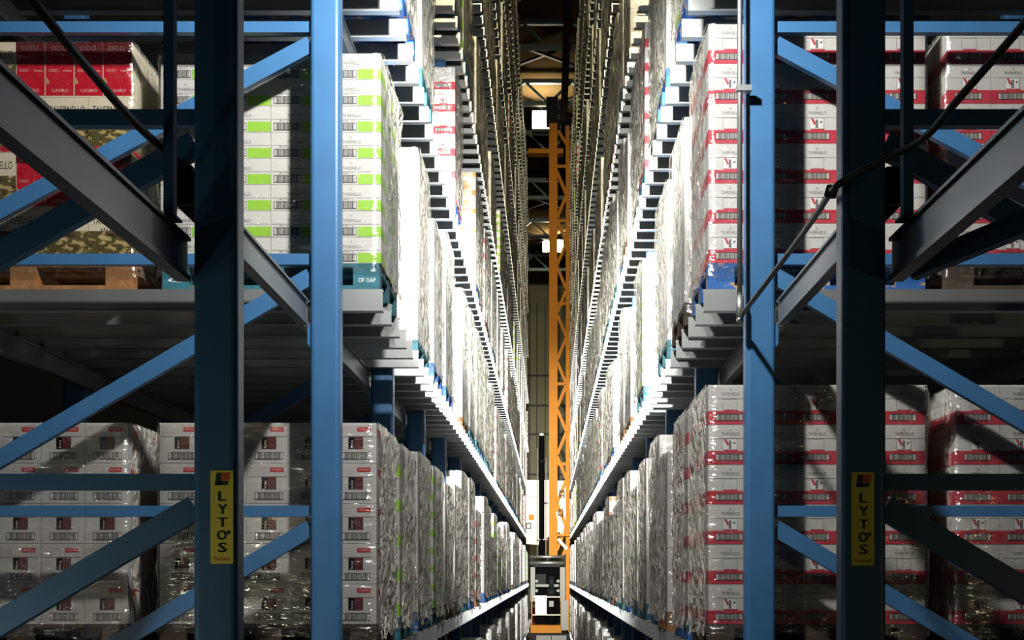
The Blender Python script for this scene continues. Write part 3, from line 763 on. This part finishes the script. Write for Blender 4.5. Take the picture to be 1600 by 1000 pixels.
# ------------------------------------------------------------------ stacker crane
CD = 50.0
crane = empty('stacker_crane', (0, 0, 0)); tag(crane, 'tall orange stacker crane with lattice mast at the end of the aisle', 'crane')
def px(name, x0, y0, x1, y1, d0, d1, m, parent=crane):
    a, b = P(x0, y1, d0), P(x1, y0, d0)
    return put(name, MB().box(a.x, b.x, d0, d1, a.z, b.z, m).mesh(name), parent)
def pl(name, pts, d, w, m, parent=crane):
    q = [P(a, b, d) for a, b in pts]
    mb = MB()
    for i in range(len(q)-1): mb.bar(q[i], q[i+1], 0.12, w*CD/F, m, (0, 1, 0))
    return put(name, mb.mesh(name), parent)
c1 = px('mast_chord', 858, 152, 871, 872, CD, CD+0.35, 'crane_yellow')
px('chord_rib', 860.2, 210, 861.2, 870, CD-0.02, CD, 'crane_yellow', c1); px('chord_rib', 864.4, 210, 865.2, 870, CD-0.02, CD, 'crane_yellow', c1)
px('mast_chord', 884, 196, 890, 1004, CD+0.05, CD+0.3, 'crane_yellow')
px('mast_head', 853.5, 151, 872, 192, CD-0.02, CD+0.5, 'dark_steel'); px('head_sheave', 873, 155, 883, 190, CD+0.1, CD+0.3, 'dark_steel')
pl('head_gusset', [(872, 205), (887, 228)], CD+0.15, 5, 'crane_yellow')
px('head_platform', 826, 232, 880, 239, CD+0.2, CD+0.7, 'crane_yellow')
yy = 268; sgn = 0
while yy < 860:
    nx = min(yy+37, 868)
    a, b = ((870, yy), (885, nx)) if sgn == 0 else ((885, yy), (870, nx))
    pl('lattice_bar', [a, b], CD+0.17, 4.2, 'crane_yellow'); yy = nx; sgn ^= 1
for y_ in (260, 345, 475, 600, 725): pl('tie_bar', [(870, y_), (885, y_)], CD+0.17, 3, 'crane_yellow')
# lifting carriage lit by the floodlights
ca = P(821.5, 750, CD-0.6); cb = P(858, 838, CD-0.6); cc = P(832, 851, CD-0.6)
put('carriage_panel', MB().prism([(ca.x, ca.z), (cb.x, ca.z), (cb.x, cb.z), (P(842,0,CD-.6).x, cc.z), (P(822.5,0,CD-.6).x, cc.z+0.03)], CD-0.6, CD-0.3, 'y', 'crane_cream').mesh('panel'), crane)
px('carriage_panel', 852, 751, 889, 832, CD+0.4, CD+0.6, 'crane_cream')
px('panel_seam', 822, 776, 840, 777, CD-0.62, CD-0.6, 'cabinet_grey')
px('drive_block', 826, 804, 834, 812, CD-0.75, CD-0.6, 'crane_yellow')
for x0, y0 in ((822, 817), (874, 766), (872, 796)):
    fq = empty('frame_window', (0,0,0), crane)
    for a in ((x0, y0, x0+8, y0+1.4), (x0, y0+7.6, x0+8, y0+9), (x0, y0, x0+1.4, y0+9), (x0+6.6, y0, x0+8, y0+9)): px('frame_bar', *a, CD-0.68, CD-0.6, 'dark_steel', fq)
px('carriage_post', 848.5, 785, 856, 787.5, CD-0.7, CD-0.6, 'dark_steel')
pl('carriage_strut', [(871, 800), (879, 838)], CD-0.2, 2.5, 'crane_cream'); pl('carriage_strut', [(872, 842), (886, 858)], CD-0.2, 3, 'crane_cream'); pl('carriage_strut', [(889, 845), (878, 872)], CD-0.2, 2.5, 'crane_yellow')
px('cross_beam', 871, 834, 893, 838, CD-0.3, CD+0.1, 'crane_yellow')
# black lifting cylinder with a white cap
b0, b1 = P(846.3, 868, CD-0.9), P(846.3, 681, CD-0.9)
cy = put('lift_cylinder', MB().tube([b0, b1], 4.4*CD/F, 'black', 14).mesh('cylinder'), crane)
put('cylinder_cap', MB().tube([b1, b1 + Vector((0,0,0.09))], 3.4*CD/F, 'white_paint', 12).mesh('cap'), cy)
put('cylinder_clamp', MB().tube([P(846.3, 722, CD-.9), P(846.3, 719.5, CD-.9)], 5.4*CD/F, 'dark_steel', 12).mesh('clamp'), cy)
for x_ in (839.5, 853): put('guide_rod', MB().tube([P(x_, 868, CD-0.85), P(x_, 700 if x_ < 850 else 716, CD-0.85)], 0.02, 'cabinet_grey', 8).mesh('rod'), crane)
px('clamp_arm', 838, 842, 856, 844, CD-1.0, CD-0.9, 'cabinet_grey')
# lower works: buffer bars, drive frame, motor, control boxes, base
for y_, r in ((870, 0.055), (879.5, 0.065)):
    put('buffer_bar', MB().tube([P(827.5, y_, CD-1.3), P(882, y_, CD-1.3)], r, 'galvanised', 12).mesh('bar'), crane)
for x_ in (829, 854, 880): px('buffer_bracket', x_, 867, x_+3, 884, CD-1.25, CD-1.0, 'dark_steel')
px('drive_frame', 829, 884, 836, 940, CD-1.2, CD-0.6, 'cabinet_grey'); px('drive_frame', 875, 884, 883, 940, CD-1.2, CD-0.6, 'cabinet_grey')
px('frame_top', 829, 882, 883, 886, CD-1.2, CD-0.6, 'dark_steel'); px('back_plate', 836, 886, 875, 975, CD-0.7, CD-0.6, 'black')
px('gear_case', 838, 897, 853, 914, CD-1.1, CD-0.7, 'dark_steel'); px('axle_bar', 837, 913, 873, 917, CD-1.2, CD-1.1, 'cabinet_grey')
for x_, y_ in ((838.5, 908), (872, 908), (838.5, 923), (872, 923)):
    w0 = P(x_, y_, CD-1.3); put('guide_wheel', MB().tube([w0, w0+Vector((0,0.12,0))], 0.06, 'cabinet_grey', 12).mesh('wheel'), crane)
mo = put('drive_motor', MB().tube([P(861.5, 921, CD-1.1), P(861.5, 900, CD-1.1)], 0.145, 'dark_steel', 16).mesh('motor'), crane)
put('motor_flange', MB().tube([P(861.5, 932, CD-1.1), P(861.5, 920, CD-1.1)], 0.20, 'dark_steel', 16).mesh('flange'), mo)
put('motor_base', MB().tube([P(861.5, 975, CD-1.1), P(861.5, 950, CD-1.1)], 0.20, 'black', 16).mesh('mbase'), mo); px('terminal_box', 858, 939, 865, 948, CD-1.35, CD-1.2, 'cabinet_grey', mo)
wb = px('control_box', 836.5, 931, 854, 961, CD-1.55, CD-1.25, 'white_paint'); px('box_lid', 836, 930.5, 854.5, 938, CD-1.57, CD-1.55, 'white_paint', wb)
for x_ in (830, 876): px('rail_post', x_, 931, x_+1.6, 978, CD-1.5, CD-1.45, 'crane_yellow')
for y_ in (932, 960): px('hand_rail', 830, y_, 877, y_+1.5, CD-1.5, CD-1.45, 'crane_cream')
px('switch_cabinet', 876.5, 938, 888, 985, CD-1.6, CD-1.1, 'cabinet_grey')
px('base_beam', 829, 977, 877, 989, CD-1.6, CD+0.6, 'crane_yellow')
px('base_panel', 838, 993, 861, 1006, CD-1.5, CD-1.4, 'cabinet_grey'); px('base_panel', 862, 993, 885, 1006, CD-1.5, CD-1.4, 'cabinet_grey')
a = P(829, 990, CD-1.4); b = P(890, 1006, CD-1.4)
put('travel_base', MB().box(a.x, b.x, CD-1.4, CD+0.6, 0.08, a.z, 'dark_steel').mesh('travel_base'), crane)
pl('slant_rail', [(829, 968), (816, 1004)], CD-1.2, 2.2, 'cabinet_grey')
fr_ = put('floor_rail', MB().box(-0.06, 0.06, 4, 57, 0, 0.08, 'dark_steel').mesh('floor_rail'), None, (0.03, 0, 0)); tag(fr_, 'dark steel floor rail the crane runs on', 'rail')

# ------------------------------------------------------------------ cables and fittings at the mouth of the aisle
def smooth(pts, n=8):
    out = []
    for i in range(len(pts)-1):
        p0, p1, p2, p3 = pts[max(i-1,0)], pts[i], pts[i+1], pts[min(i+2, len(pts)-1)]
        for j in range(n):
            t = j/n
            out.append(0.5*((2*p1) + (p2-p0)*t + (2*p0-5*p1+4*p2-p3)*t*t + (3*p1-p0-3*p2+p3)*t**3))
    return out + [pts[-1]]
h = put('hose', MB().tube(smooth([P(18, -40, 3.3), P(92, 52, 3.5), P(150, 122, 3.75), P(205, 186, 4.0), P(262, 240, 4.25), P(286, 256, 4.36)]), 0.0135, 'hose_black').mesh('hose'))
tag(h, 'dark cable sloping down to the box on the left front column', 'cable', 'cables at the mouth of the aisle')
h = put('hose', MB().tube(smooth([P(1640, -10, 3.4), P(1570, 72, 3.6), P(1500, 152, 3.8), P(1448, 212, 4.0), P(1400, 240, 4.15), P(1330, 276, 4.30), P(1300, 298, 4.40), P(1272, 340, 4.9), P(1225, 405, 5.6), P(1158, 494, 6.5)]), 0.0125, 'hose_black').mesh('hose'))
tag(h, 'dark hose bending past the right front column down to the grey pipe', 'cable', 'cables at the mouth of the aisle')
put('clamp', MB().tube([P(1297, 307, 4.42), P(1301, 292, 4.42)], 0.022, 'dark_steel', 12).mesh('clamp'), h)
pp = empty('conduit_pipe', P(1156, 492, 6.53)); tag(pp, 'thin grey conduit pipe beside the right blue column', 'pipe')
zt = P(0, -420, 6.53).z - P(0, 492, 6.53).z
put('tube', MB().tube([(0,0,0.06), (0,0,zt)], 0.0135, 'galvanised').mesh('tube'), pp)
put('fitting', MB().tube([(0,0,-0.02), (0,0,0.10)], 0.021, 'galvanised', 6).mesh('fitting'), pp); put('elbow', MB().tube([(0.0,0.0,-0.015), (-0.004,-0.01,-0.03), (0,-0.03,-0.04)], 0.017, 'galvanised').mesh('elbow'), pp)
put('pipe_clip', MB().box(-0.02, 0.06, -0.022, 0.022, (492-139)*6.53/F-0.015, (492-139)*6.53/F+0.015, 'galvanised').mesh('clip'), pp)
for s, side, x0, x1, y0, y1, bx in ((-1, 'left', 278, 303, 262, 324, 266), (1, 'right', 1381, 1407, 265, 322, 1417)):
    jb = empty('junction_box', P((x0+x1)/2, y1, 4.47)); tag(jb, 'small black box fixed to the outer side of the %s front column' % side, 'junction box', 'junction boxes on the front columns')
    w = (x1-x0)*4.47/F; hh = (y1-y0)*4.47/F
    put('case', MB().box(-w/2, w/2, -0.03, 0.07, 0, hh, 'black').mesh('case'), jb)
    put('lid', MB().box(-w/2+0.004, w/2-0.004, -0.036, -0.03, 0.006, hh-0.006, 'black').mesh('lid'), jb)
    put('bracket', MB().prism([(-w/2, 0), (w/2, 0), (w/2 if s < 0 else -w/2, -0.055)] if s < 0 else [(-w/2, 0), (w/2, 0), (-w/2, -0.055)], -0.02, 0.06, 'y', 'dark_steel').mesh('bracket'), jb)
    # slim tie post standing on the near beam
    a = P(bx, 0, 4.2); tp = empty('tie_post', (a.x, 4.2, HC+1.192)); tag(tp, 'slim dark blue tie post outside the %s front column' % side, 'post', 'slim posts outside the front columns')
    put('bar', MB().box(-0.017, 0.017, -0.02, 0.02, 0, 3.0, 'blue_paint').mesh('bar'), tp); put('foot', MB().box(-0.03, 0.03, -0.04, 0.04, 0, 0.008, 'blue_paint').mesh('foot'), tp)
# plan brace by the right front column
a, b = P(1424, 421, 4.40), P(1640, 333, 4.1)
pb = put('plan_brace', MB().bar(a, b, 0.05, 0.075, 'blue_paint').mesh('plan_brace')); tag(pb, 'dark blue slanting tie bar right of the right front column', 'tie bar')
